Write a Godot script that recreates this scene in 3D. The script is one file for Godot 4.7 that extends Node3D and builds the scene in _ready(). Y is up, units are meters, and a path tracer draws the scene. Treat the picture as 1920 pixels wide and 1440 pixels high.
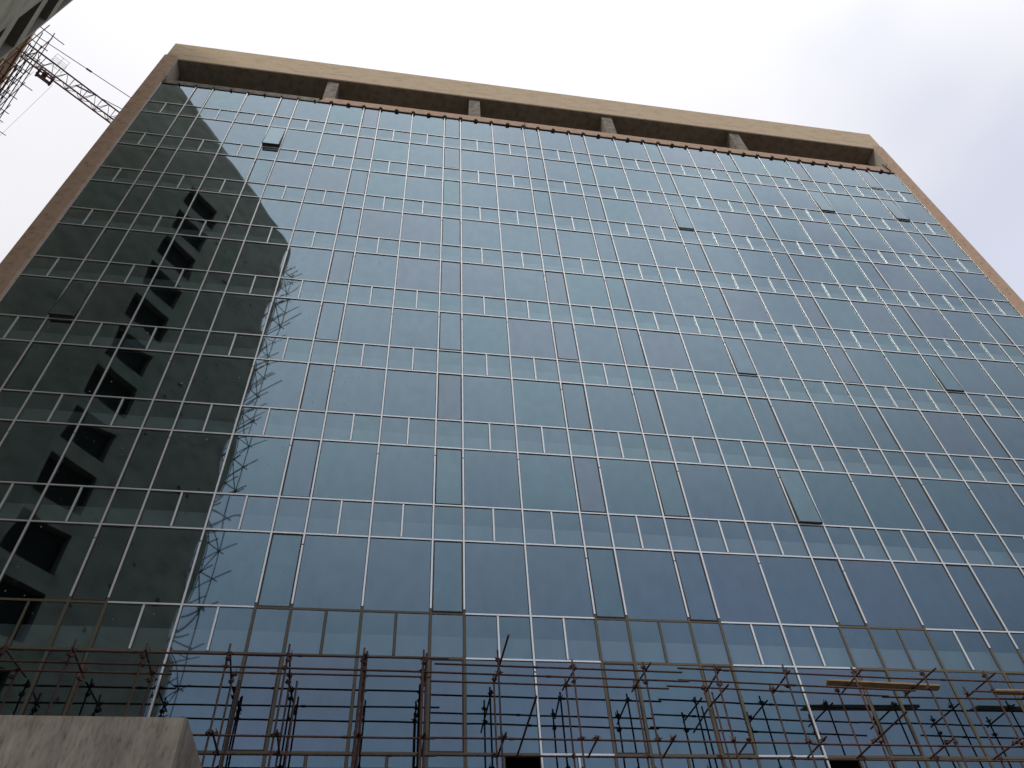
extends Node3D
# Glass-fronted office block under construction, seen from the pavement below. Facade plane z = 0, x along it, y up.

const TOP := 48.739        # top edge of the glazing
const H_FIRST := 2.7152    # first row of panes
const H_SPAN := 1.4119     # spandrel row
const H_VIS := 2.6181      # vision row
var MULL := [0, 2, 3, 5, 7, 8, 10, 12, 13, 15, 17, 18, 20, 22, 23, 25, 26, 28, 30, 31, 33, 35, 36, 38, 40, 41, 43, 45, 46, 48]
var hs: Array[float] = []
var rng := RandomNumberGenerator.new()
var M := {}
var shared := {}
var used := {}

# ------------------------------------------------------------------ helpers
func numbered(called: String) -> String:
	var k: int = used.get(called, 0)
	used[called] = k + 1
	return called if k == 0 else "%s_%03d" % [called, k]

func tag(o: Node, label: String, category: String, group := "") -> void:
	o.set_meta("label", label)
	o.set_meta("category", category)
	if group != "":
		o.set_meta("group", group)

func thing(called: String, label: String, category: String, at := Vector3.ZERO, group := "") -> Node3D:
	var o := Node3D.new()
	o.name = numbered(called)
	add_child(o, true)
	o.position = at
	tag(o, label, category, group)
	return o

func put(parent: Node, called: String, mesh: Mesh, mat: Material, xf := Transform3D.IDENTITY) -> MeshInstance3D:
	var o := MeshInstance3D.new()
	o.name = called
	o.mesh = mesh
	if mat != null:
		o.material_override = mat
	o.transform = xf
	parent.add_child(o, true)
	return o

func st_new() -> SurfaceTool:
	var st := SurfaceTool.new()
	st.begin(Mesh.PRIMITIVE_TRIANGLES)
	return st

func quad(st: SurfaceTool, a: Vector3, b: Vector3, c: Vector3, d: Vector3) -> void:
	# corners counter-clockwise seen from the front
	var n := (b - a).cross(c - a).normalized()
	for p in [a, c, b, a, d, c]:
		st.set_normal(n)
		st.set_uv(Vector2(p.x + p.z, p.y))
		st.add_vertex(p)

func tri(st: SurfaceTool, a: Vector3, b: Vector3, c: Vector3) -> void:
	var n := (b - a).cross(c - a).normalized()
	for p in [a, c, b]:
		st.set_normal(n)
		st.set_uv(Vector2(p.x + p.z, p.y))
		st.add_vertex(p)

func box(st: SurfaceTool, lo: Vector3, hi: Vector3) -> void:
	var a := lo
	var b := hi
	quad(st, Vector3(a.x, a.y, b.z), Vector3(b.x, a.y, b.z), Vector3(b.x, b.y, b.z), Vector3(a.x, b.y, b.z))
	quad(st, Vector3(b.x, a.y, a.z), Vector3(a.x, a.y, a.z), Vector3(a.x, b.y, a.z), Vector3(b.x, b.y, a.z))
	quad(st, Vector3(a.x, a.y, a.z), Vector3(a.x, a.y, b.z), Vector3(a.x, b.y, b.z), Vector3(a.x, b.y, a.z))
	quad(st, Vector3(b.x, a.y, b.z), Vector3(b.x, a.y, a.z), Vector3(b.x, b.y, a.z), Vector3(b.x, b.y, b.z))
	quad(st, Vector3(a.x, b.y, b.z), Vector3(b.x, b.y, b.z), Vector3(b.x, b.y, a.z), Vector3(a.x, b.y, a.z))
	quad(st, Vector3(a.x, a.y, a.z), Vector3(b.x, a.y, a.z), Vector3(b.x, a.y, b.z), Vector3(a.x, a.y, b.z))

func box_mesh(lo: Vector3, hi: Vector3) -> ArrayMesh:
	var st := st_new()
	box(st, lo, hi)
	return st.commit()

# a box whose long edges are chamfered (for slabs, beams, planks)
func soft_box(lo: Vector3, hi: Vector3, c: float) -> ArrayMesh:
	var st := st_new()
	var p := PackedVector2Array([Vector2(lo.y + c, lo.z), Vector2(hi.y - c, lo.z), Vector2(hi.y, lo.z + c), Vector2(hi.y, hi.z - c), Vector2(hi.y - c, hi.z), Vector2(lo.y + c, hi.z), Vector2(lo.y, hi.z - c), Vector2(lo.y, lo.z + c)])
	for i in 8:
		var a := p[i]
		var b := p[(i + 1) % 8]
		quad(st, Vector3(hi.x, a.x, a.y), Vector3(lo.x, a.x, a.y), Vector3(lo.x, b.x, b.y), Vector3(hi.x, b.x, b.y))
		if i > 0 and i < 7:
			tri(st, Vector3(lo.x, p[0].x, p[0].y), Vector3(lo.x, b.x, b.y), Vector3(lo.x, a.x, a.y))
			tri(st, Vector3(hi.x, p[0].x, p[0].y), Vector3(hi.x, a.x, a.y), Vector3(hi.x, b.x, b.y))
	return st.commit()

func cyl(sides := 8) -> CylinderMesh:
	var key := "cyl%d" % sides
	if not shared.has(key):
		var c := CylinderMesh.new()
		c.top_radius = 1.0
		c.bottom_radius = 1.0
		c.height = 1.0
		c.radial_segments = sides
		c.rings = 0
		shared[key] = c
	return shared[key]

func along(a: Vector3, b: Vector3, r: float) -> Transform3D:
	var y := b - a
	var up := y.normalized()
	var side := up.cross(Vector3(0.13, 0.31, 0.94)).normalized()
	return Transform3D(Basis(side * r, y, side.cross(up) * r), (a + b) * 0.5)

func tube(parent: Node, called: String, a: Vector3, b: Vector3, r: float, mat: Material, sides := 8) -> MeshInstance3D:
	return put(parent, called, cyl(sides), mat, along(a, b, r))

func noise_tex(seed_: int, freq: float, ramp: Gradient, octaves := 4, size := 512, type := FastNoiseLite.TYPE_SIMPLEX_SMOOTH) -> NoiseTexture2D:
	var n := FastNoiseLite.new()
	n.seed = seed_
	n.noise_type = type
	n.frequency = freq
	n.fractal_octaves = octaves
	n.fractal_gain = 0.55
	var t := NoiseTexture2D.new()
	t.width = size
	t.height = size
	t.seamless = true
	t.seamless_blend_skirt = 0.2
	t.noise = n
	t.color_ramp = ramp
	return t

func bump_tex(seed_: int, freq: float) -> NoiseTexture2D:
	var t := noise_tex(seed_, freq, null, 5, 512)
	return t

func ramp(stops: Array) -> Gradient:
	var g := Gradient.new()
	var offs := PackedFloat32Array()
	var cols := PackedColorArray()
	for s in stops:
		offs.append(s[0])
		var c: Color = s[1]
		cols.append(c.linear_to_srgb())
	g.offsets = offs
	g.colors = cols
	return g

func lin(r: float, g: float, b: float) -> Color:
	return Color(r, g, b).linear_to_srgb()

func wall_mat(seed_: int, freq: float, stops: Array, scale: Vector3, rough := 0.92, relief := 0.6) -> StandardMaterial3D:
	var m := StandardMaterial3D.new()
	m.albedo_texture = noise_tex(seed_, freq, ramp(stops), 5)
	m.roughness = rough
	m.metallic_specular = 0.3
	m.uv1_triplanar = true
	m.uv1_world_triplanar = true
	m.uv1_scale = scale
	m.heightmap_enabled = true
	m.heightmap_texture = bump_tex(seed_ + 7, 0.03)
	m.heightmap_scale = relief
	return m

func plain(r: float, g: float, b: float, rough := 0.7, metal := 0.0) -> StandardMaterial3D:
	var m := StandardMaterial3D.new()
	m.albedo_color = lin(r, g, b)
	m.roughness = rough
	m.metallic = metal
	return m

# ------------------------------------------------------------------ sky
func sky_image() -> Image:
	var w := 1024
	var h := 512
	var img := Image.create(w, h, false, Image.FORMAT_RGBF)
	var n := FastNoiseLite.new()
	n.seed = 11
	n.noise_type = FastNoiseLite.TYPE_SIMPLEX_SMOOTH
	n.frequency = 1.0
	n.fractal_octaves = 5
	n.fractal_gain = 0.5
	var n2 := FastNoiseLite.new()
	n2.seed = 29
	n2.noise_type = FastNoiseLite.TYPE_SIMPLEX_SMOOTH
	n2.frequency = 0.45
	n2.fractal_octaves = 2
	for j in h:
		var el := (0.5 - (j + 0.5) / h) * PI
		var y := sin(el)
		var cy := cos(el)
		for i in w:
			var az := (i + 0.5) / w * TAU
			var d := Vector3(sin(az) * cy, y, -cos(az) * cy)
			if y < -0.02:
				img.set_pixel(i, j, Color(0.30, 0.27, 0.24))
				continue
			var k := 1.0 / (maxf(y, 0.0) + 0.28)
			var px := d.x * k
			var pz := d.z * k
			var f := n.get_noise_3d(px * 1.1, pz * 1.1, 0.3) * 0.75 + n2.get_noise_3d(px, pz, 1.7) * 0.6
			# an overcast deck, brightest overhead; greyer where it thickens to the right, bluer where it breaks low behind
			var deck := 1.38 * (0.2 + 0.8 * maxf(y, 0.0)) * lerpf(0.765, 1.08, smoothstep(-0.6, 0.3, d.z)) * (1.0 + 0.20 * f) * (1.0 + 0.20 * d.x * smoothstep(-0.1, 0.3, d.z))
			var c := Vector3(1.0, 1.0, 1.045) * deck
			var t := smoothstep(-0.05, 0.50, 0.70 * d.x * (1.0 - smoothstep(-0.25, 0.15, d.z)) + 0.85 * f)
			c = c.lerp(Vector3(0.66, 0.695, 0.84) * (0.97 + 0.12 * f), t * 0.9)
			var low := smoothstep(-0.05, 0.5, d.z) * (1.0 - smoothstep(0.32, 0.90, y))
			c = c.lerp(Vector3(0.325, 0.375, 0.485) * (1.0 + 0.5 * f), low)
			img.set_pixel(i, j, Color(c.x, c.y, c.z))
	return img

# ------------------------------------------------------------------ panes
func pane_grid(w: float, h: float, amp: float, skew: Vector2, uv0: Vector2, cells: int) -> Array:
	# slightly pillowed sheet, centred, facing +z, with the normals of the pillow
	var P := PackedVector3Array()
	var N := PackedVector3Array()
	var U := PackedVector2Array()
	var I := PackedInt32Array()
	for j in cells + 1:
		for i in cells + 1:
			var a := 2.0 * i / cells - 1.0
			var b := 2.0 * j / cells - 1.0
			var fa := 1.0 - 0.5 * (a * a + a * a * a * a)
			var fb := 1.0 - 0.5 * (b * b + b * b * b * b)
			var z := amp * fa * fb * (1.0 + skew.x * a + skew.y * b)
			var dza := amp * fb * (-(a + 2.0 * a * a * a) * (1.0 + skew.x * a + skew.y * b) + fa * skew.x)
			var dzb := amp * fa * (-(b + 2.0 * b * b * b) * (1.0 + skew.x * a + skew.y * b) + fb * skew.y)
			P.append(Vector3(a * w * 0.5, b * h * 0.5, z))
			N.append(Vector3(-dza / (w * 0.5), -dzb / (h * 0.5), 1.0).normalized())
			U.append(uv0 + Vector2(a * w, -b * h) * 0.12)
	for j in cells:
		for i in cells:
			var q := j * (cells + 1) + i
			I.append_array([q, q + cells + 1, q + 1, q + 1, q + cells + 1, q + cells + 2])
	return [P, N, U, I]

func mesh_of(g: Array) -> ArrayMesh:
	var arr := []
	arr.resize(Mesh.ARRAY_MAX)
	arr[Mesh.ARRAY_VERTEX] = g[0]
	arr[Mesh.ARRAY_NORMAL] = g[1]
	arr[Mesh.ARRAY_TEX_UV] = g[2]
	arr[Mesh.ARRAY_INDEX] = g[3]
	var m := ArrayMesh.new()
	m.add_surface_from_arrays(Mesh.PRIMITIVE_TRIANGLES, arr)
	return m

func pane_variant(w: float, h: float) -> ArrayMesh:
	var v := rng.randi_range(0, 5)
	var key := "pane_%.2f_%.2f_%d" % [w, h, v]
	if not shared.has(key):
		var amp := rng.randf_range(0.0009, 0.0028) * minf(w, h) * (1.0 if rng.randf() < 0.7 else -0.8)
		shared[key] = mesh_of(pane_grid(w, h, amp, Vector2(rng.randf_range(-0.6, 0.6), rng.randf_range(-0.6, 0.6)), Vector2(rng.randf(), rng.randf()), 10))
	return shared[key]

func pane_turn(s := 1.0) -> Basis:
	return Basis.from_euler(Vector3(rng.randfn(0.0, 0.0019), rng.randfn(0.0, 0.0019), 0.0) * s)

func glass_tint() -> StandardMaterial3D:
	var r := rng.randf()
	return M.glass if r < 0.62 else (M.glass_teal if r < 0.82 else M.glass_pink)

func glass_mat(c: Color, seed_: int, share := 0.82) -> StandardMaterial3D:
	# coated glass: a mirror layer that lets part of the light through
	var m := StandardMaterial3D.new()
	m.albedo_color = Color(c.r, c.g, c.b, share)
	var img := Image.create(512, 512, false, Image.FORMAT_RGB8)
	var n := FastNoiseLite.new()
	n.seed = seed_
	n.frequency = 0.012
	n.fractal_octaves = 4
	var r := RandomNumberGenerator.new()
	r.seed = seed_
	for y in 512:
		for x in 512:
			var v := 0.955 + 0.03 * n.get_noise_2d(x, y * 0.6) + 0.012 * n.get_noise_2d(x * 5.0 + 900.0, y * 0.7)
			img.set_pixel(x, y, Color(v, v, v))
	for k in 14:  # cement spots
		var cx := r.randi_range(6, 505)
		var cy := r.randi_range(6, 505)
		var s := r.randi_range(0, 1)
		var dark := r.randf() < 0.4
		img.fill_rect(Rect2i(cx, cy, 1 + s, 1 + s), Color(0.45, 0.45, 0.45) if dark else Color(1, 1, 1))
	m.albedo_texture = ImageTexture.create_from_image(img)
	m.transparency = BaseMaterial3D.TRANSPARENCY_ALPHA
	m.metallic = 1.0
	m.roughness = 0.025
	return m

# ------------------------------------------------------------------ scene
func _ready() -> void:
	rng.seed = 4021
	var cam := Camera3D.new()
	cam.name = "camera"
	cam.fov = 53.343
	cam.position = Vector3(15.70, 1.6, 20.269)
	cam.rotation = Vector3(0.8277, -0.2088, -0.0786)
	cam.near = 0.05
	cam.far = 4000.0
	add_child(cam)
	cam.current = true

	var env := Environment.new()
	env.background_mode = Environment.BG_SKY
	var sky := Sky.new()
	var pan := PanoramaSkyMaterial.new()
	pan.panorama = ImageTexture.create_from_image(sky_image())
	sky.sky_material = pan
	env.sky = sky
	env.tonemap_mode = Environment.TONE_MAPPER_LINEAR
	env.tonemap_exposure = 1.0
	env.sdfgi_enabled = true
	env.ssao_enabled = true
	env.ssil_enabled = true
	var we := WorldEnvironment.new()
	we.name = "world_environment"
	we.environment = env
	add_child(we)

	var sun := DirectionalLight3D.new()
	sun.name = "sun"
	sun.light_energy = 0.5
	sun.light_color = Color(1.0, 0.96, 0.89)
	sun.light_angular_distance = 16.0
	sun.shadow_enabled = true
	add_child(sun)
	sun.look_at_from_position(Vector3(-0.55, 0.85, 0.5), Vector3.ZERO, Vector3.UP)

	hs = [TOP, TOP - H_FIRST]
	for i in range(2, 24):
		hs.append(hs[-1] - (H_SPAN if i % 2 == 0 else H_VIS))
	materials()
	ground()
	glass_building()
	near_building()
	wing_building()
	concrete_wall()
	scaffold_front()
	scaffold_corner()
	scaffold_wing()
	crane()
	planks()

func materials() -> void:
	M.glass = glass_mat(lin(0.238, 0.322, 0.374), 3)
	M.glass_teal = glass_mat(lin(0.227, 0.328, 0.370), 5)
	M.glass_pink = glass_mat(lin(0.250, 0.315, 0.372), 9)
	M.spandrel = glass_mat(lin(0.292, 0.397, 0.458), 13, 0.66)
	M.spandrel_teal = glass_mat(lin(0.282, 0.402, 0.454), 15, 0.66)
	M.alu = plain(0.85, 0.86, 0.85, 0.38, 0.55)
	M.bronze = plain(0.135, 0.112, 0.068, 0.6)
	M.gasket = plain(0.018, 0.018, 0.02, 0.6)
	M.bracket = plain(0.075, 0.04, 0.032, 0.7)
	M.rail = plain(0.06, 0.06, 0.065, 0.5)
	M.sash = plain(0.03, 0.022, 0.022, 0.5)
	M.cream = wall_mat(21, 0.011, [[0.0, Color(0.46, 0.36, 0.24)], [0.25, Color(0.60, 0.475, 0.33)], [0.5, Color(0.65, 0.52, 0.365)], [0.8, Color(0.67, 0.545, 0.39)], [1.0, Color(0.52, 0.41, 0.285)]], Vector3(0.11, 0.3, 0.3))
	M.pale = plain(0.50, 0.46, 0.39, 0.9)
	M.terracotta = wall_mat(33, 0.016, [[0.0, Color(0.34, 0.225, 0.16)], [0.3, Color(0.54, 0.375, 0.275)], [0.6, Color(0.58, 0.41, 0.305)], [1.0, Color(0.62, 0.455, 0.345)]], Vector3(0.2, 0.2, 0.2))
	M.pink = wall_mat(37, 0.016, [[0.0, Color(0.40, 0.275, 0.205)], [0.4, Color(0.56, 0.39, 0.29)], [1.0, Color(0.62, 0.445, 0.335)]], Vector3(0.2, 0.2, 0.2))
	M.concrete = wall_mat(41, 0.014, [[0.0, Color(0.13, 0.115, 0.095)], [0.35, Color(0.25, 0.225, 0.19)], [0.65, Color(0.30, 0.27, 0.23)], [1.0, Color(0.38, 0.35, 0.31)]], Vector3(0.25, 0.25, 0.25))
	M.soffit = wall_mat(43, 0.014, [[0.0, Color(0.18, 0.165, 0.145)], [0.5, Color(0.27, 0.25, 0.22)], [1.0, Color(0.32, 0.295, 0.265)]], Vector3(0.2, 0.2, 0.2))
	M.slab = plain(0.46, 0.60, 0.60, 0.9)
	M.inside = plain(0.05, 0.05, 0.05, 0.9)
	M.render = wall_mat(51, 0.012, [[0.0, Color(0.22, 0.215, 0.145)], [0.3, Color(0.46, 0.445, 0.335)], [0.6, Color(0.57, 0.545, 0.42)], [1.0, Color(0.65, 0.615, 0.49)]], Vector3(0.12, 0.12, 0.12))
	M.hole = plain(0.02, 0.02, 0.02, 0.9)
	M.reveal = plain(0.27, 0.26, 0.235, 0.9)
	M.brown_wall = wall_mat(55, 0.02, [[0.0, Color(0.10, 0.06, 0.035)], [0.5, Color(0.24, 0.15, 0.09)], [1.0, Color(0.32, 0.22, 0.14)]], Vector3(0.3, 0.3, 0.3))
	for mm in [M.cream, M.terracotta]:
		mm.detail_enabled = true
		mm.detail_blend_mode = BaseMaterial3D.BLEND_MODE_MUL
		mm.detail_uv_layer = BaseMaterial3D.DETAIL_UV_2
		mm.uv2_triplanar = true
		mm.uv2_world_triplanar = true
		mm.uv2_scale = Vector3(0.16, 0.22, 0.22)
		mm.detail_albedo = noise_tex(65, 0.05, ramp([[0.0, Color(0.25, 0.22, 0.2)], [0.15, Color(0.6, 0.57, 0.53)], [0.21, Color(1, 1, 1)], [1.0, Color(1, 1, 1)]]), 4)
	M.stain = wall_mat(61, 0.012, [[0.0, Color(0.12, 0.108, 0.092)], [0.3, Color(0.175, 0.158, 0.135)], [0.5, Color(0.20, 0.182, 0.156)], [0.75, Color(0.23, 0.21, 0.18)], [1.0, Color(0.29, 0.268, 0.235)]], Vector3(0.5, 0.17, 0.5), 0.9, 0.8)
	M.stain.uv2_triplanar = true
	M.stain.uv2_world_triplanar = true
	M.stain.uv2_scale = Vector3(1.1, 0.28, 1.1)
	M.stain.detail_enabled = true
	M.stain.detail_blend_mode = BaseMaterial3D.BLEND_MODE_MUL
	M.stain.detail_uv_layer = BaseMaterial3D.DETAIL_UV_2
	M.stain.detail_albedo = noise_tex(63, 0.045, ramp([[0.0, Color(0.45, 0.43, 0.4)], [0.3, Color(0.85, 0.84, 0.82)], [0.6, Color(1, 1, 1)], [1.0, Color(1, 1, 1)]]), 5)
	for k in 3:
		var c: Color = [Color(0.075, 0.033, 0.027), Color(0.094, 0.045, 0.030), Color(0.062, 0.030, 0.028)][k]
		var m := StandardMaterial3D.new()
		m.albedo_texture = noise_tex(70 + k, 0.03, ramp([[0.0, c * 0.5], [0.45, c], [0.8, c * 1.35], [1.0, Color(0.22, 0.12, 0.09)]]), 4, 256)
		m.uv1_triplanar = true
		m.uv1_world_triplanar = true
		m.uv1_scale = Vector3(0.9, 0.9, 0.9)
		m.roughness = 0.75
		M["rust%d" % k] = m
	M.crane = plain(0.10, 0.035, 0.035, 0.6)
	M.cable = plain(0.12, 0.11, 0.11, 0.6)
	M.rope = plain(0.45, 0.45, 0.45, 0.6)
	M.wood = wall_mat(81, 0.02, [[0.0, Color(0.18, 0.125, 0.075)], [0.5, Color(0.38, 0.285, 0.18)], [1.0, Color(0.46, 0.36, 0.235)]], Vector3(0.3, 3.0, 3.0), 0.85, 0.2)
	M.dirt = wall_mat(91, 0.02, [[0.0, Color(0.06, 0.048, 0.034)], [0.5, Color(0.115, 0.092, 0.068)], [1.0, Color(0.17, 0.14, 0.11)]], Vector3(0.15, 0.15, 0.15))

func rust() -> Material:
	return M["rust%d" % rng.randi_range(0, 2)]

func ground() -> void:
	var st := st_new()
	quad(st, Vector3(-1500, 0, 1500), Vector3(1500, 0, 1500), Vector3(1500, 0, -1500), Vector3(-1500, 0, -1500))
	var g := put(self, "ground", st.commit(), M.dirt)
	g.set_meta("kind", "structure")

# covered by a bright cover cap at transom t, at unit u?
func capped(t: int, u: float) -> bool:
	if t < 17:
		return true
	if t == 17:
		return (u > 8 and u < 12) or (u > 18 and u < 22) or (u > 26 and u < 30) or u > 33
	if t == 18:
		return (u > 18 and u < 22) or (u > 26 and u < 30)
	return (u > 20 and u < 22) or (u > 26 and u < 28)

func glass_building() -> void:
	var b := thing("glass_office_building", "tall office block with blue mirrored glass front, silver mullions and tan concrete crown", "building")
	# --- carcass: floor slabs with edge beams behind the spandrels, back wall, side walls
	for s in 11:
		var lo: float = hs[2 * s + 2]
		var st := st_new()
		box(st, Vector3(0.02, lo + 0.02, -0.62), Vector3(47.98, lo + 0.76, -0.16))
		box(st, Vector3(0.02, lo + 0.40, -7.0), Vector3(47.98, lo + 0.74, -0.63))
		put(b, "floor_slab", st.commit(), M.slab)
	put(b, "back_wall", box_mesh(Vector3(-0.9, 0, -7.4), Vector3(48.85, 52.68, -7.02)), M.inside)
	# --- crown: beam, soffit slab, columns, parapet strips
	put(b, "crown_beam", soft_box(Vector3(-0.80, 52.42, -0.45), Vector3(48.78, 55.02, 0.10), 0.03), M.cream)
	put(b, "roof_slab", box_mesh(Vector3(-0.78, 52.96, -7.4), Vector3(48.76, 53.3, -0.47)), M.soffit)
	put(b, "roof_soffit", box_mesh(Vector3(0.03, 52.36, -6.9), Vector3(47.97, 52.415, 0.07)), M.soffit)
	for x in [-0.032, 48.002]:
		put(b, "pilaster_return", box_mesh(Vector3(x, 48.78, -0.92), Vector3(x + 0.03, 52.35, 0.06)), M.pale)
	put(b, "terrace_slab", box_mesh(Vector3(0.02, 48.40, -7.0), Vector3(47.98, 48.74, -0.34)), M.concrete)
	put(b, "parapet", soft_box(Vector3(0.02, 48.76, -0.40), Vector3(9.20, 49.24, 0.05), 0.02), M.concrete)
	var ps := st_new()
	var a0 := 9.36
	quad(ps, Vector3(a0 - 0.15, 48.76, 0.07), Vector3(47.98, 48.76, 0.07), Vector3(47.98, 49.42, 0.07), Vector3(a0 + 0.25, 49.42, 0.07))
	quad(ps, Vector3(a0 + 0.25, 49.42, 0.07), Vector3(47.98, 49.42, 0.07), Vector3(47.98, 49.42, -0.42), Vector3(a0 + 0.25, 49.42, -0.42))
	quad(ps, Vector3(a0 - 0.15, 48.76, -0.42), Vector3(a0 - 0.15, 48.76, 0.07), Vector3(a0 + 0.25, 49.42, 0.07), Vector3(a0 + 0.25, 49.42, -0.42))
	quad(ps, Vector3(a0 - 0.15, 48.76, -0.42), Vector3(47.98, 48.76, -0.42), Vector3(47.98, 48.76, 0.07), Vector3(a0 - 0.15, 48.76, 0.07))
	quad(ps, Vector3(47.98, 48.76, -0.42), Vector3(a0 - 0.15, 48.76, -0.42), Vector3(a0 + 0.25, 49.42, -0.42), Vector3(47.98, 49.42, -0.42))
	put(b, "parapet", ps.commit(), M.pink)
	for cx in [9.35, 18.60, 27.72, 36.95]:
		put(b, "column", box_mesh(Vector3(cx, 49.0, -1.0), Vector3(cx + 0.72, 52.355, -0.06)), M.concrete)
	put(b, "pilaster", soft_box_y(Vector3(-0.93, 0, -0.9), Vector3(-0.035, 52.893, 0.115)), M.terracotta)
	put(b, "pilaster", soft_box_y(Vector3(48.035, 0, -0.9), Vector3(48.87, 52.893, 0.115)), M.terracotta)
	put(b, "side_wall", box_mesh(Vector3(-0.88, 0, -7.0), Vector3(-0.1, 52.6, -0.91)), M.terracotta)
	put(b, "side_wall", box_mesh(Vector3(48.1, 0, -7.0), Vector3(48.82, 52.6, -0.91)), M.terracotta)
	# steel brackets on the head of the glazing
	for i in range(1, 48):
		var small := i < 10
		var w := 0.05 if small else 0.115
		var hgt := 0.18 if small else 0.31
		var z0 := 0.055 if small else 0.075
		var st := st_new()
		var x := float(i) + rng.randf_range(-0.03, 0.03)
		var y0 := TOP + 0.014
		var A := Vector3(x - w, y0, z0)
		var B := Vector3(x + w, y0, z0)
		var Cc := Vector3(x, y0 + hgt, z0)
		var d := Vector3(0, 0, 0.07)
		tri(st, A + d, B + d, Cc + d * 0.4)
		quad(st, A, A + d, Cc + d * 0.4, Cc)
		quad(st, B + d, B, Cc, Cc + d * 0.4)
		quad(st, A, B, B + d, A + d)
		put(b, "bracket", st.commit(), M.bracket)
	var hr := put(b, "head_rail", box_mesh(Vector3(0, TOP - 0.03, -0.06), Vector3(48, TOP + 0.012, 0.045)), M.rail)
	# loose reinforcing bars at the two upper corners
	var rb := st_new()
	tube(b, "rebar", Vector3(47.72, 48.8, 0.12), Vector3(47.35, 49.55, 0.2), 0.035, M.rust0)
	tube(b, "rebar", Vector3(47.50, 49.2, 0.13), Vector3(47.78, 49.75, 0.2), 0.03, M.rust1)
	tube(b, "rebar", Vector3(0.16, 48.8, 0.05), Vector3(0.10, 49.55, 0.12), 0.03, M.rust1)
	tube(b, "rebar", Vector3(22.12, 48.8, 0.11), Vector3(22.16, 49.25, 0.16), 0.03, M.rust1)

	# --- mullions (gasket, bronze profile, silver cover caps)
	for u in MULL:
		var st1 := st_new()
		var st2 := st_new()
		var st3 := st_new()
		var base := 0.3
		box(st1, Vector3(u - 0.047, base, -0.07), Vector3(u + 0.047, TOP - 0.031, 0.006))
		var cut: float = base
		if u <= 8 or u in [12, 13, 15, 17, 18, 22, 23, 25, 26, 30, 31, 33]:
			cut = hs[17] + 0.14
		elif u in [35, 36]:
			cut = hs[17] - 0.60
		elif u > 36:
			cut = hs[18] + 0.1
		box(st2, Vector3(u - 0.038, base + 0.01, -0.06), Vector3(u + 0.038, TOP - 0.033, 0.022))
		# the caps come in lengths with an open joint between them
		var y: float = TOP - 0.034
		var joint: float = hs[2 + (u % 3) * 2] - 0.34 - 0.05 * (u % 4)
		while y > cut + 0.05:
			var yb := maxf(cut, joint)
			box(st3, Vector3(u - 0.027, yb, -0.05), Vector3(u + 0.027, y, 0.043))
			y = yb - 0.045
			joint -= 8.06
		var m := ArrayMesh.new()
		st1.commit(m)
		st2.commit(m)
		st3.commit(m)
		m.surface_set_material(0, M.gasket)
		m.surface_set_material(1, M.bronze)
		m.surface_set_material(2, M.alu)
		put(b, "mullion", m, null)
	# --- transoms
	for t in range(1, 23):
		var y: float = hs[t]
		var st1 := st_new()
		var st2 := st_new()
		var st3 := st_new()
		box(st1, Vector3(0, y - 0.042, -0.068), Vector3(48, y + 0.042, 0.004))
		box(st2, Vector3(0.01, y - 0.034, -0.058), Vector3(47.99, y + 0.034, 0.018))
		for i in MULL.size() - 1:
			var x0: float = MULL[i] + 0.032
			var x1: float = MULL[i + 1] - 0.032
			if capped(t, (x0 + x1) * 0.5):
				box(st3, Vector3(x0, y - 0.025, -0.048), Vector3(x1, y + 0.025, 0.036))
		var m := ArrayMesh.new()
		st1.commit(m)
		st2.commit(m)
		m.surface_set_material(0, M.gasket)
		m.surface_set_material(1, M.bronze)
		if t < 20:
			st3.commit(m)
			m.surface_set_material(2, M.alu)
		put(b, "transom", m, null)
	# --- short mullions that halve the wide spandrels
	for s in 10:
		var y1: float = hs[2 * s + 1] - 0.045
		var y0: float = hs[2 * s + 2] + 0.045
		for i in MULL.size() - 1:
			if MULL[i + 1] - MULL[i] < 2:
				continue
			var x: float = MULL[i] + 1.0
			var cap := capped(17 + 2 * (s - 8), x) if s >= 8 else true
			var key := "short_mullion%s" % cap
			if not shared.has(key):
				var hh := (H_SPAN - 0.09) * 0.5
				var st1 := st_new()
				var st2 := st_new()
				box(st1, Vector3(-0.042, -hh, -0.067), Vector3(0.042, hh, 0.005))
				box(st2, Vector3(-0.028, -hh, -0.05), Vector3(0.028, hh, 0.038 if cap else 0.02))
				var m := ArrayMesh.new()
				st1.commit(m)
				st2.commit(m)
				m.surface_set_material(0, M.gasket)
				m.surface_set_material(1, M.alu if cap else M.bronze)
				shared[key] = m
			put(b, "short_mullion", shared[key], null, Transform3D(Basis.IDENTITY, Vector3(x, (y0 + y1) * 0.5, 0)))
	# --- panes
	var ajar := {"7_1": 5.0, "2_5": 4.2, "30_7": 2.3, "30_2": 1.5, "40_1": 1.6, "45_1": 1.7, "40_5": 1.7, "45_0": 0.8, "17_5": 0.7, "22_5": 0.7, "30_5": 1.3, "22_7": 0.6, "25_7": 0.6, "17_7": 0.5, "12_5": 0.5, "35_5": 0.4, "17_1": 0.4, "17_8": 0.4, "22_8": 0.3, "25_8": 0.3, "45_5": 0.6}
	for r in 10:
		var y1: float = hs[2 * r] if r > 0 else TOP - 0.03
		var y0: float = hs[2 * r + 1]
		for i in MULL.size() - 1:
			var wide: bool = MULL[i + 1] - MULL[i] == 2
			var w: float = MULL[i + 1] - MULL[i]
			var mid := Vector3(MULL[i] + w * 0.5, (y0 + y1) * 0.5, 0)
			if wide:
				put(b, "glass_pane", pane_variant(w - 0.06, y1 - y0 - 0.06), glass_tint(), Transform3D(pane_turn(), mid))
			else:
				opening_window(b, mid, w - 0.094, y1 - y0 - 0.086, ajar.get("%d_%d" % [MULL[i], r], 0.0))
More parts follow.
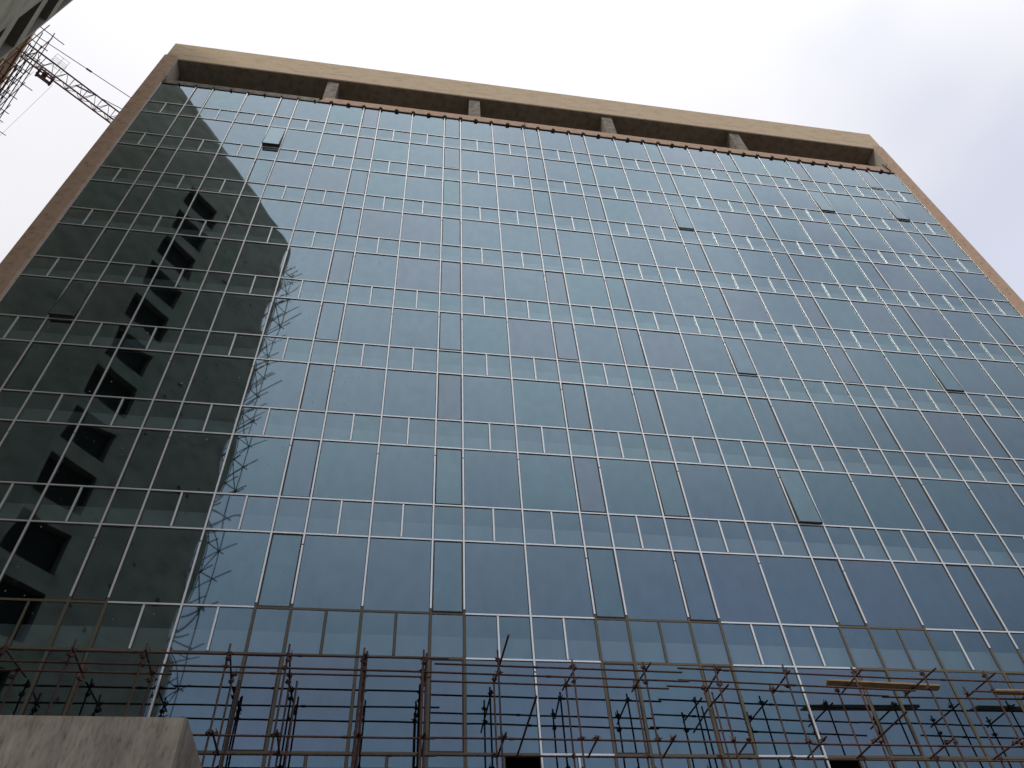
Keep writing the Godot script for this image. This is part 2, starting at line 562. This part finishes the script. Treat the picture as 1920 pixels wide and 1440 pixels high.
	var rest := st_new()
	for s in range(0, 10):
		var y1: float = hs[2 * s + 1]
		var y0: float = hs[2 * s + 2]
		for k in 48:
			if s == 9 and (k == 19 or k == 28):
				continue   # panes not yet fitted
			var mesh := pane_variant(0.96, H_SPAN - 0.06)
			var xf := Transform3D(pane_turn(), Vector3(k + 0.5, (y0 + y1) * 0.5, 0))
			if s < 4:
				rest.append_from(mesh, 0, xf)
			else:
				put(b, "spandrel_pane", mesh, M.spandrel if rng.randf() < 0.72 else M.spandrel_teal, xf)
	put(b, "upper_spandrel_panes", rest.commit(), M.spandrel).set_meta("kind", "stuff")
	var low := st_new()
	for r in [10, 11]:
		var y1: float = hs[2 * r]
		var y0: float = hs[2 * r + 1]
		for i in MULL.size() - 1:
			var w: float = MULL[i + 1] - MULL[i]
			low.append_from(pane_variant(w - 0.06, y1 - y0 - 0.06), 0, Transform3D(Basis.IDENTITY, Vector3(MULL[i] + w * 0.5, (y0 + y1) * 0.5, 0)))
	for k in 48:
		low.append_from(pane_variant(0.96, H_SPAN - 0.06), 0, Transform3D(Basis.IDENTITY, Vector3(k + 0.5, (hs[21] + hs[22]) * 0.5, 0)))
	put(b, "lower_panes", low.commit(), M.glass).set_meta("kind", "stuff")
	# cement splashes that dried on the lower panes
	var sp := st_new()
	for k in 420:
		var p := Vector3(rng.randf_range(0.3, 15.0) if k < 320 else rng.randf_range(15.0, 47.0), rng.randf_range(12.5, 34.0), 0.0085)
		var r := rng.randf_range(0.006, 0.015) * (1.0 if rng.randf() < 0.93 else 1.8)
		quad(sp, p + Vector3(-r, -r * 0.8, 0), p + Vector3(r * 0.9, -r, 0), p + Vector3(r, r * 0.9, 0), p + Vector3(-r * 0.8, r, 0))
	put(b, "cement_splashes", sp.commit(), M.pale).set_meta("kind", "stuff")
	put(b, "plinth", box_mesh(Vector3(0, 0, -0.3), Vector3(48, hs[23] - 0.03, -0.02)), M.concrete)

func soft_box_y(lo: Vector3, hi: Vector3) -> ArrayMesh:
	# upright post with chamfered upright edges
	var c := 0.03
	var p := [Vector2(lo.x + c, hi.z), Vector2(hi.x - c, hi.z), Vector2(hi.x, hi.z - c), Vector2(hi.x, lo.z), Vector2(lo.x, lo.z), Vector2(lo.x, hi.z - c)]
	var st := st_new()
	for i in 6:
		var a: Vector2 = p[i]
		var b: Vector2 = p[(i + 1) % 6]
		quad(st, Vector3(a.x, lo.y, a.y), Vector3(b.x, lo.y, b.y), Vector3(b.x, hi.y, b.y), Vector3(a.x, hi.y, a.y))
		if i > 0 and i < 5:
			tri(st, Vector3(p[0].x, hi.y, p[0].y), Vector3(a.x, hi.y, a.y), Vector3(b.x, hi.y, b.y))
	return st.commit()

func opening_window(b: Node3D, mid: Vector3, w: float, h: float, deg: float) -> void:
	var key := "sash_%.3f" % h
	if not shared.has(key):
		var st := st_new()
		var e := 0.028
		for q in [[-w / 2, -h / 2, w / 2, -h / 2 + e], [-w / 2, h / 2 - e, w / 2, h / 2], [-w / 2, -h / 2 + e, -w / 2 + e, h / 2 - e], [w / 2 - e, -h / 2 + e, w / 2, h / 2 - e]]:
			box(st, Vector3(q[0], q[1], -0.06), Vector3(q[2], q[3], 0.010))
		shared[key] = st.commit()
	var o := Node3D.new()
	o.name = "opening_window"
	b.add_child(o, true)
	var hinge := Vector3(mid.x, mid.y + h / 2, 0.0)
	var B := Basis(Vector3(1, 0, 0), -deg_to_rad(deg))
	o.transform = Transform3D(B, hinge + B * Vector3(0, -h / 2, 0.0 if deg == 0.0 else 0.012))
	put(o, "sash_frame", shared[key], M.sash)
	put(o, "glass_pane", pane_variant(w - 0.05, h - 0.05), glass_tint(), Transform3D(pane_turn(), Vector3.ZERO))

# ------------------------------------------------------------------ the concrete tower on the near side, seen at the left edge and mirrored in the glass
const U := Vector3(0.62, 0, 0.7846)
const N := Vector3(0.7846, 0, -0.62)
const EDGE := Vector3(5.88, 0, 14.78)

func near_building() -> void:
	var b := thing("concrete_tower", "bare grey concrete tower with one column of square window openings", "building", EDGE)
	var F := -U * 9.1
	var W := F + Vector3(-0.781, 0, -0.624) * 3.8
	var W2 := F + Vector3(-0.781, 0, -0.624) * 11.0
	var hE := 55.2
	var hF := 57.6
	var hW := 61.0
	var wl := 8.89
	var wr := 6.46
	var at := func(s: float, y: float, z: float) -> Vector3: return -U * s + Vector3(0, y, 0) - N * z
	var roof := func(s: float) -> float: return hE + (hF - hE) * s / 9.1
	var st := st_new()
	# face strips either side of the windows and the bands between them
	var face := func(s0: float, s1: float, y0: float, y1a: float, y1b: float) -> void:
		quad(st, at.call(s0, y0, 0.0), at.call(s1, y0, 0.0), at.call(s1, y1b, 0.0), at.call(s0, y1a, 0.0))
	face.call(9.1, wl, 0.0, hF, roof.call(wl))
	face.call(wr, 0.0, 0.0, roof.call(wr), hE)
	var tops: Array[float] = []
	for k in 16:
		tops.append(50.6 - 3.08 * k)
	var above := 99.0
	for k in 16:
		var t := tops[k]
		if k == 0:
			face.call(wl, wr, t, roof.call(wl), roof.call(wr))
		else:
			face.call(wl, wr, t, tops[k - 1] - 2.15, tops[k - 1] - 2.15)
	face.call(wl, wr, 0.0, tops[15] - 2.15, tops[15] - 2.15)
	# the other sides
	var side := func(a: Vector3, c: Vector3, ha: float, hc: float) -> void:
		quad(st, a, c, c + Vector3(0, hc, 0), a + Vector3(0, ha, 0))
	var Bk := W2 - N * 9.0 + U * 2.0
	var Bk2 := -N * 13.0
	side.call(W, F, hW, hF)
	side.call(W2, W, hW, hW)
	side.call(Bk, W2, hW, hW)
	side.call(Bk2, Bk, hE, hW)
	side.call(Vector3.ZERO, Bk2, hE, hE)
	var roof_pts := [Vector3(0, hE, 0), Bk2 + Vector3(0, hE, 0), Bk + Vector3(0, hW, 0), W2 + Vector3(0, hW, 0), W + Vector3(0, hW, 0), F + Vector3(0, hF, 0)]
	for i in range(1, 5):
		tri(st, roof_pts[0], roof_pts[i + 1], roof_pts[i])
	put(b, "wall", st.commit(), M.render)
	for k in 16:
		var t := tops[k]
		var y0 := t - 2.15
		var ws := st_new()
		var dp := 0.45
		quad(ws, at.call(wl, y0, 0.0), at.call(wr, y0, 0.0), at.call(wr, y0, dp), at.call(wl, y0, dp))
		quad(ws, at.call(wl, t, dp), at.call(wr, t, dp), at.call(wr, t, 0.0), at.call(wl, t, 0.0))
		quad(ws, at.call(wl, y0, dp), at.call(wl, t, dp), at.call(wl, t, 0.0), at.call(wl, y0, 0.0))
		quad(ws, at.call(wr, y0, 0.0), at.call(wr, t, 0.0), at.call(wr, t, dp), at.call(wr, y0, dp))
		var wn := put(b, "window", ws.commit(), M.reveal)
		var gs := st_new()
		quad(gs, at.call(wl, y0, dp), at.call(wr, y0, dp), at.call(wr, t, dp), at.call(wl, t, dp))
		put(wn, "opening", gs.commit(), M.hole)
	# holes left by the formwork ties
	for k in 40:
		var s := rng.randf_range(0.8, 5.9)
		var y := rng.randf_range(12.0, 54.0)
		var r := rng.randf_range(0.05, 0.12)
		var hs_ := st_new()
		quad(hs_, at.call(s + r, y - r, -0.004), at.call(s - r, y - r * 0.7, -0.004), at.call(s - r * 0.8, y + r, -0.004), at.call(s + r * 0.7, y + r, -0.004))
		put(b, "tie_hole", hs_.commit(), M.hole)

const P0 := Vector3(-9.65, 0, -0.85)

func wing_building() -> void:
	var b := thing("unfinished_building", "brown unfinished building with pale parapet behind the scaffold beside the crane jib", "building", P0)
	var st := st_new()
	var a: Vector3 = U * 4.0
	var c := -U * 22.0
	var h := 52.1
	for q in [[c, a], [a, a - N * 9.0], [a - N * 9.0, c - N * 9.0], [c - N * 9.0, c]]:
		quad(st, q[0], q[1], q[1] + Vector3(0, h, 0), q[0] + Vector3(0, h, 0))
	quad(st, c + Vector3(0, h, 0), a + Vector3(0, h, 0), a - N * 9.0 + Vector3(0, h, 0), c - N * 9.0 + Vector3(0, h, 0))
	put(b, "wall", st.commit(), M.brown_wall)
	for k in 5:
		var ps := st_new()
		var y0 := 52.12 - 4.0 * k
		var o := N * 0.12
		var hh := Vector3(0, 0.55, 0)
		var p := [c + o, a + o, a - N * 0.2, c - N * 0.2]
		for i in 4:
			p[i] = p[i] + Vector3(0, y0, 0)
		for i in 4:
			quad(ps, p[i], p[(i + 1) % 4], p[(i + 1) % 4] + hh, p[i] + hh)
		quad(ps, p[0] + hh, p[1] + hh, p[2] + hh, p[3] + hh)
		quad(ps, p[3], p[2], p[1], p[0])
		put(b, "slab_edge", ps.commit(), M.cream)

func concrete_wall() -> void:
	var o := put(self, "concrete_wall", null, null)
	var st := st_new()
	var lo := Vector3(4.0, 0, 10.6)
	var hi := Vector3(14.225, 4.385, 14.0)
	var c := 0.02
	var p := [Vector2(lo.x, hi.z), Vector2(hi.x - c, hi.z), Vector2(hi.x, hi.z - c), Vector2(hi.x, lo.z), Vector2(lo.x, lo.z)]
	for i in 5:
		var a: Vector2 = p[i]
		var b: Vector2 = p[(i + 1) % 5]
		quad(st, Vector3(a.x, 0, a.y), Vector3(b.x, 0, b.y), Vector3(b.x, hi.y, b.y), Vector3(a.x, hi.y, a.y))
		if i > 0 and i < 4:
			tri(st, Vector3(p[0].x, hi.y, p[0].y), Vector3(a.x, hi.y, a.y), Vector3(b.x, hi.y, b.y))
	o.mesh = st.commit()
	o.material_override = M.stain
	tag(o, "rain-streaked grey concrete wall end in front of the scaffold", "wall")

# ------------------------------------------------------------------ scaffolds
func coupler_mesh() -> ArrayMesh:
	if not shared.has("coupler"):
		var st := st_new()
		var c := CylinderMesh.new()
		c.top_radius = 0.043
		c.bottom_radius = 0.043
		c.height = 0.075
		c.radial_segments = 8
		c.rings = 0
		st.append_from(c, 0, Transform3D.IDENTITY)
		st.append_from(c, 0, Transform3D(Basis(Vector3(1, 0, 0), PI / 2), Vector3(0.05, 0, 0)))
		var bolt := CylinderMesh.new()
		bolt.top_radius = 0.011
		bolt.bottom_radius = 0.011
		bolt.height = 0.12
		bolt.radial_segments = 6
		bolt.rings = 0
		st.append_from(bolt, 0, Transform3D(Basis(Vector3(1, 0, 0), PI / 2), Vector3(-0.045, 0.01, 0.02)))
		st.append_from(bolt, 0, Transform3D(Basis(Vector3(0, 0, 1), PI / 2), Vector3(0.06, 0.02, -0.055)))
		st.append_from(bolt, 0, Transform3D(Basis(Vector3(0, 0, 1), 0.4), Vector3(0.07, 0.05, 0.045)))
		shared["coupler"] = st.commit()
	return shared["coupler"]

func coupler(parent: Node3D, at: Vector3) -> void:
	put(parent, "coupler", coupler_mesh(), rust(), Transform3D(Basis(Vector3.UP, rng.randf() * TAU).rotated(Vector3(0, 0, 1), rng.randf_range(-0.3, 0.3)), at))

func scaffold_front() -> void:
	var b := thing("scaffolding", "rusty tube scaffolding standing along the foot of the glass front", "scaffolding")
	var R := 0.0255
	var xs := [1.2, 3.1, 4.95, 6.64, 8.18, 9.87, 11.86, 13.32, 15.22, 16.76, 18.72, 20.73, 22.7, 24.73, 26.76, 28.83, 31.0, 32.98, 34.9, 36.9, 39.0]
	var zf := 1.42
	var zb := 0.40
	for i in xs.size():
		var x: float = xs[i]
		var topf: float = (11.84 if x < 20.0 else 11.62) + rng.randf_range(-0.05, 0.05)
		var topb: float = (11.70 if x < 20.0 else 11.60) + rng.randf_range(-0.06, 0.06)
		var d := rng.randf_range(-0.02, 0.02)
		tube(b, "pole", Vector3(x + d, 0, zf + 0.05), Vector3(x, topf, zf + 0.05), R, rust())
		tube(b, "pole", Vector3(x + d + 0.05, 0, zb), Vector3(x + 0.03, topb, zb), R, rust())
		if x > 11 and x < 14 or x > 24 and x < 26:
			tube(b, "pole", Vector3(x + 0.36, 0, zb + 0.05), Vector3(x + 0.22, topb - 0.25, zb + 0.05), R, rust())
		if x > 14.5 and x < 17.5:   # doubled poles
			tube(b, "pole", Vector3(x - 0.06, 0, zf + 0.12), Vector3(x - 0.02, topf - 0.3, zf + 0.12), R, rust())
			tube(b, "pole", Vector3(x + 0.07, 3, zf + 0.02), Vector3(x + 0.08, topf - 0.05, zf - 0.02), R, rust())
		# top cross tube
		var yt := 11.53 if x < 20 else 11.42
		var zo := 1.42 + rng.randf_range(0.12, 0.5)
		var zi := rng.randf_range(0.08, 0.3)
		if i == 10:
			zo = 2.88
		if i == 16:
			zo = 1.98
		var x2 := x + rng.randf_range(-0.12, 0.12) + 0.07
		tube(b, "cross_tube", Vector3(x + 0.07, yt - 0.02, zo), Vector3(x2, yt, zi), R, rust())
		if x > 24 and x < 25:
			tube(b, "cross_tube", Vector3(x + 0.25, 11.02, zf + 0.1), Vector3(x + 0.2, 11.06, 0.05), R, rust())
		coupler(b, Vector3(x + 0.02, yt + 0.06, zf + 0.03))
		coupler(b, Vector3(x + 0.03, yt + 0.04, zb + 0.02))
		coupler(b, Vector3(x, 11.24 if x < 20.0 else 11.05, zf + 0.04))
		if x < 17.5:
			coupler(b, Vector3(x + 0.02, 11.42, zf + 0.1))
			coupler(b, Vector3(x + 0.02, 11.35, zb + 0.05))
		for yl in [9.56, 7.55, 5.5, 3.5, 1.5]:
			var zo2 := 1.42 + rng.randf_range(0.16, 0.42)
			if yl > 9.0 and i == 15:
				zo2 = 3.22
			var xo := 0.42 if x > 20 and x < 27 else (-0.18 if x > 27.0 else 0.08)
			tube(b, "cross_tube", Vector3(x + xo, yl + 0.01, zo2), Vector3(x + xo + rng.randf_range(-0.06, 0.06), yl, 0.32), R, rust())
			if yl > 7.0:
				coupler(b, Vector3(x + xo, yl + 0.03, zf + 0.02))
				coupler(b, Vector3(x + 0.02, yl, zb + 0.02))
				coupler(b, Vector3(x, yl, zf + 0.05))
	tube(b, "cross_tube", Vector3(19.22, 9.57, 3.65), Vector3(19.28, 9.55, 0.35), R, M.rust2)
	# ledgers: [x0, y0, x1, y1, z]
	for l in [[0.6, 11.58, 10.4, 11.58, 1.42], [10.2, 11.58, 17.42, 11.61, 1.42], [17.05, 11.46, 23.78, 11.38, 1.43], [23.68, 11.50, 30.36, 11.35, 1.43], [30.36, 11.36, 39.4, 11.28, 1.42],
			[0.6, 11.26, 16.4, 11.21, 1.48], [16.2, 11.21, 23.9, 11.10, 1.48], [23.6, 11.14, 30.5, 10.97, 1.48], [32.3, 11.0, 39.4, 10.9, 1.48],
			[0.6, 11.58, 10.36, 11.54, 0.40], [10.28, 11.62, 17.02, 11.60, 0.42], [17.02, 11.50, 23.72, 11.42, 0.40], [23.66, 11.49, 30.4, 11.32, 0.42], [30.2, 11.30, 39.4, 11.33, 0.40],
			[0.6, 9.62, 17.1, 9.545, 1.42], [16.9, 9.565, 27.0, 9.52, 1.42], [26.9, 9.50, 39.4, 9.46, 1.42],
			[0.6, 9.55, 17.2, 9.54, 0.42], [17.0, 9.555, 27.2, 9.53, 0.42], [27.1, 9.52, 39.4, 9.49, 0.42]]:
		tube(b, "ledger", Vector3(l[0], l[1], l[4]), Vector3(l[2], l[3], l[4]), R, rust())
		var step := 6.2
		var x: float = l[0] + rng.randf_range(1.0, 4.0)
		while x < l[2]:
			var f: float = (x - l[0]) / (l[2] - l[0])
			put(b, "sleeve", cyl(8), rust(), along(Vector3(x - 0.06, lerpf(l[1], l[3], f), l[4]), Vector3(x + 0.06, lerpf(l[1], l[3], f), l[4]), 0.036))
			x += step
	for yl in [7.5, 5.45, 3.45, 1.45]:
		for z in [zf, zb]:
			tube(b, "ledger", Vector3(0.6, yl, z), Vector3(39.4, yl, z), R, rust())

func scaffold_corner() -> void:
	# on the far side of the concrete tower's corner: seen mirrored beside its edge
	var b := thing("scaffolding", "tube scaffolding with zigzag braces up the side of the concrete tower", "scaffolding", EDGE)
	var V := Vector3(-0.7846, 0, 0.62)
	var R := 0.033
	for j in 2:
		for i in 2:
			var o: Vector3 = U * (0.45 + 1.0 * i) + V * (0.5 + 1.9 * j)
			tube(b, "pole", o, o + Vector3(0, 53.2 + rng.randf_range(-0.4, 0.8), 0), R, rust())
	for k in 27:
		var y := 1.6 + 1.95 * k
		for i in 2:
			var o: Vector3 = U * (0.45 + 1.0 * i) + Vector3(0, y + rng.randf_range(-0.1, 0.1), 0)
			tube(b, "ledger", o - V * rng.randf_range(0.2, 0.7 + 0.9 * rng.randf() * k / 26.0), o + V * 2.9, R, rust())
			if k > 12 and rng.randf() < 0.4:
				tube(b, "ledger", o - V * rng.randf_range(0.6, 1.7) + Vector3(0, 0.55, 0), o + V * 2.2 + Vector3(0, 0.5, 0), R, rust())
		for j in 2:
			var o: Vector3 = V * (0.5 + 1.9 * j) + Vector3(0, y + 0.06, 0)
			var l := rng.randf_range(1.6, 1.9)
			tube(b, "cross_tube", o + U * 0.1, o + U * l + Vector3(0, rng.randf_range(-0.05, 0.15), 0), R, rust())
		var p: Vector3 = V * 0.56 + Vector3(0, y, 0)
		var a: Vector3 = U * 0.45
		var c: Vector3 = U * 1.45
		if k % 2 == 0:
			tube(b, "brace", p + a, p + c + Vector3(0, 1.95, 0), R, rust())
		else:
			tube(b, "brace", p + c, p + a + Vector3(0, 1.95, 0), R, rust())

func scaffold_wing() -> void:
	var b := thing("scaffolding", "tube scaffolding with projecting ends around the brown unfinished building", "scaffolding", P0)
	var R := 0.028
	for k in 11:
		var s := 2.3 - 2.1 * k
		for z in [0.40, 1.0]:
			var o: Vector3 = U * s + N * z
			tube(b, "pole", o, o + Vector3(0, 53.5 + rng.randf_range(-0.2, 0.6) + 0.12 * k - (0.9 if z > 0.5 else 0.0), 0), R, rust())
		for yy in [52.6, 50.8, 49.0, 47.2, 45.4, 43.6]:
			if rng.randf() < 0.85:
				var o: Vector3 = U * (s + 0.08) + Vector3(0, yy + 0.05, 0)
				tube(b, "cross_tube", o + N * 0.15, o + N * rng.randf_range(1.15, 1.8), R, rust())
	for yy in [52.6, 50.8, 49.0, 47.2, 45.4, 43.6, 41.8, 40.0]:
		for z in [0.44, 0.96]:
			tube(b, "ledger", U * (2.6 + rng.randf_range(-0.6, 0.3)) + N * z + Vector3(0, yy, 0), U * -17.4 + N * z + Vector3(0, yy, 0), R, rust())

# ------------------------------------------------------------------ crane
func crane() -> void:
	var Q := Vector3(-18.39, 70.0, -8.3)
	var J := Vector3(0.7755, 0, -0.6313)
	var S := Vector3(0.6313, 0, 0.7755)
	var b := thing("tower_crane", "dark red tower crane whose lattice jib passes behind the glass block", "crane", Vector3(Q.x, 0, Q.z) + J * 33.0)
	var at := func(s: float, y: float, o: float) -> Vector3: return J * (s - 33.0) + S * o + Vector3(0, y, 0)
	var s0 := -18.0
	var s1 := 33.0
	tube(b, "chord", at.call(s0, 70.0, 0.0), at.call(s1, 70.0, 0.0), 0.075, M.crane)
	for o in [-0.5, 0.5]:
		tube(b, "chord", at.call(s0, 71.55, o), at.call(s1, 71.55, o), 0.075, M.crane)
	var bay := 1.27
	var k := 0
	var s := s0 + 0.4
	while s < s1 - bay:
		for o in [-0.5, 0.5]:
			tube(b, "brace", at.call(s, 70.0, 0.0), at.call(s, 71.55, o), 0.03, M.crane, 6)
			tube(b, "brace", at.call(s, 70.0, 0.0), at.call(s + bay * 0.5, 71.55, o), 0.028, M.crane, 6)
			tube(b, "brace", at.call(s + bay, 70.0, 0.0), at.call(s + bay * 0.5, 71.55, o), 0.028, M.crane, 6)
		tube(b, "brace", at.call(s, 71.55, -0.5), at.call(s + bay * 0.5, 71.55, 0.5), 0.025, M.crane, 6)
		s += bay
	# trolley, hoist ropes, hook
	var tr := st_new()
	for o in [-0.40, 0.40]:
		box(tr, Vector3(-0.58, -0.07, o - 0.05), Vector3(0.58, 0.09, o + 0.05))
	for x in [-0.56, 0.56]:
		box(tr, Vector3(x - 0.08, -0.22, -0.43), Vector3(x + 0.08, 0.26, 0.43))
	box(tr, Vector3(-0.66, -0.36, -0.06), Vector3(0.66, -0.30, 0.06))
	box(tr, Vector3(-0.62, -0.30, -0.05), Vector3(-0.56, -0.05, 0.05))
	box(tr, Vector3(0.56, -0.30, -0.05), Vector3(0.62, -0.05, 0.05))
	box(tr, Vector3(-0.30, 0.10, -0.22), Vector3(0.08, 0.22, 0.22))
	put(b, "trolley", tr.commit(), M.crane, Transform3D(Basis(J, Vector3.UP, S), at.call(2.3, 69.75, 0.0)))
	for x in [1.5, 3.1]:
		tube(b, "hoist_rope", at.call(x, 69.4, 0.0), at.call(2.3 + (x - 2.3) * 0.6, 26.0, 0.0), 0.012, M.rope, 6)
	put(b, "hook_block", box_mesh(Vector3(-0.6, 25.0, -0.2), Vector3(0.6, 26.0, 0.2)), M.crane, Transform3D(Basis(J, Vector3.UP, S), at.call(2.3, 0.0, 0.0)))
	# maintenance cage on the jib
	for y in [71.9, 72.5, 73.1]:
		for o in [0.0, 0.55]:
			tube(b, "cage_rail", at.call(1.8, y, o), at.call(2.9, y, o), 0.016, M.rope, 6)
	for x in [1.8, 2.35, 2.9]:
		for o in [0.0, 0.55]:
			tube(b, "cage_rail", at.call(x, 71.6, o), at.call(x, 73.15, o), 0.016, M.rope, 6)
	# tie bars to the tower head
	tube(b, "tie_bar", at.call(-16.0, 71.6, 0.0), at.call(33.0, 80.0, 0.0), 0.035, M.cable, 6)
	put(b, "tie_joint", cyl(8), M.cable, along(at.call(4.0, 75.03, 0.0), at.call(4.5, 75.115, 0.0), 0.09))
	tube(b, "tie_bar", at.call(4.3, 71.6, 0.0), at.call(33.0, 83.0, 0.0), 0.035, M.cable, 6)
	put(b, "tie_joint", cyl(8), M.crane, along(at.call(4.3, 71.6, 0.0), at.call(5.5, 72.08, 0.0), 0.07))
	# tower
	for x in [-0.9, 0.9]:
		for o in [-0.9, 0.9]:
			tube(b, "mast_leg", at.call(33.0 + x, 0.0, o), at.call(33.0 + x, 71.6, o), 0.09, M.crane)
			tube(b, "tower_head", at.call(33.0 + x, 71.6, o), at.call(33.0, 83.2, 0.0), 0.08, M.crane)
	for i in 23:
		var y := 1.0 + 3.0 * i
		for o in [-0.9, 0.9]:
			tube(b, "mast_brace", at.call(32.1, y, o), at.call(33.9, y + 3.0, o), 0.045, M.crane, 6)
			tube(b, "mast_brace", at.call(33.0 + o, y, -0.9), at.call(33.0 + o, y + 3.0, 0.9), 0.045, M.crane, 6)
	tube(b, "counter_jib", at.call(33.0, 71.0, -0.5), at.call(46.0, 71.0, -0.5), 0.12, M.crane)
	tube(b, "counter_jib", at.call(33.0, 71.0, 0.5), at.call(46.0, 71.0, 0.5), 0.12, M.crane)
	put(b, "counterweight", box_mesh(Vector3(43.0 - 33.0, 69.0, -0.7), Vector3(45.5 - 33.0, 71.8, 0.7)), M.concrete, Transform3D(Basis(J, Vector3.UP, S), Vector3.ZERO))

func plank_mesh(l: float, w: float, t: float) -> ArrayMesh:
	var st := st_new()
	var c := 0.12
	var p := [Vector2(-l / 2 + c, -w / 2), Vector2(l / 2 - c * 0.4, -w / 2), Vector2(l / 2, -w / 2 + c * 0.5), Vector2(l / 2 - c, w / 2), Vector2(-l / 2, w / 2 - 0.02)]
	for i in 5:
		var a: Vector2 = p[i]
		var d: Vector2 = p[(i + 1) % 5]
		quad(st, Vector3(d.x, -t / 2, d.y), Vector3(a.x, -t / 2, a.y), Vector3(a.x, t / 2, a.y), Vector3(d.x, t / 2, d.y))
		if i > 0 and i < 4:
			tri(st, Vector3(p[0].x, t / 2, p[0].y), Vector3(d.x, t / 2, d.y), Vector3(a.x, t / 2, a.y))
			tri(st, Vector3(p[0].x, -t / 2, p[0].y), Vector3(a.x, -t / 2, a.y), Vector3(d.x, -t / 2, d.y))
	return st.commit()

func planks() -> void:
	var p := put(self, "wooden_plank", plank_mesh(3.75, 0.32, 0.05), M.wood, Transform3D(Basis.from_euler(Vector3(0, 0.045, -0.004)), Vector3(30.15, 11.50, 0.74)))
	tag(p, "pale wooden plank with cut corners, the whole one lying across the scaffold tubes", "plank", "planks on the scaffold")
	var q := put(self, numbered("wooden_plank") + "_001", plank_mesh(4.2, 0.3, 0.05), M.wood, Transform3D(Basis.from_euler(Vector3(0, -0.01, 0.0)), Vector3(35.85, 11.46, 0.57)))
	tag(q, "wooden plank at the end of the scaffold nearest the right pilaster, running out of sight", "plank", "planks on the scaffold")
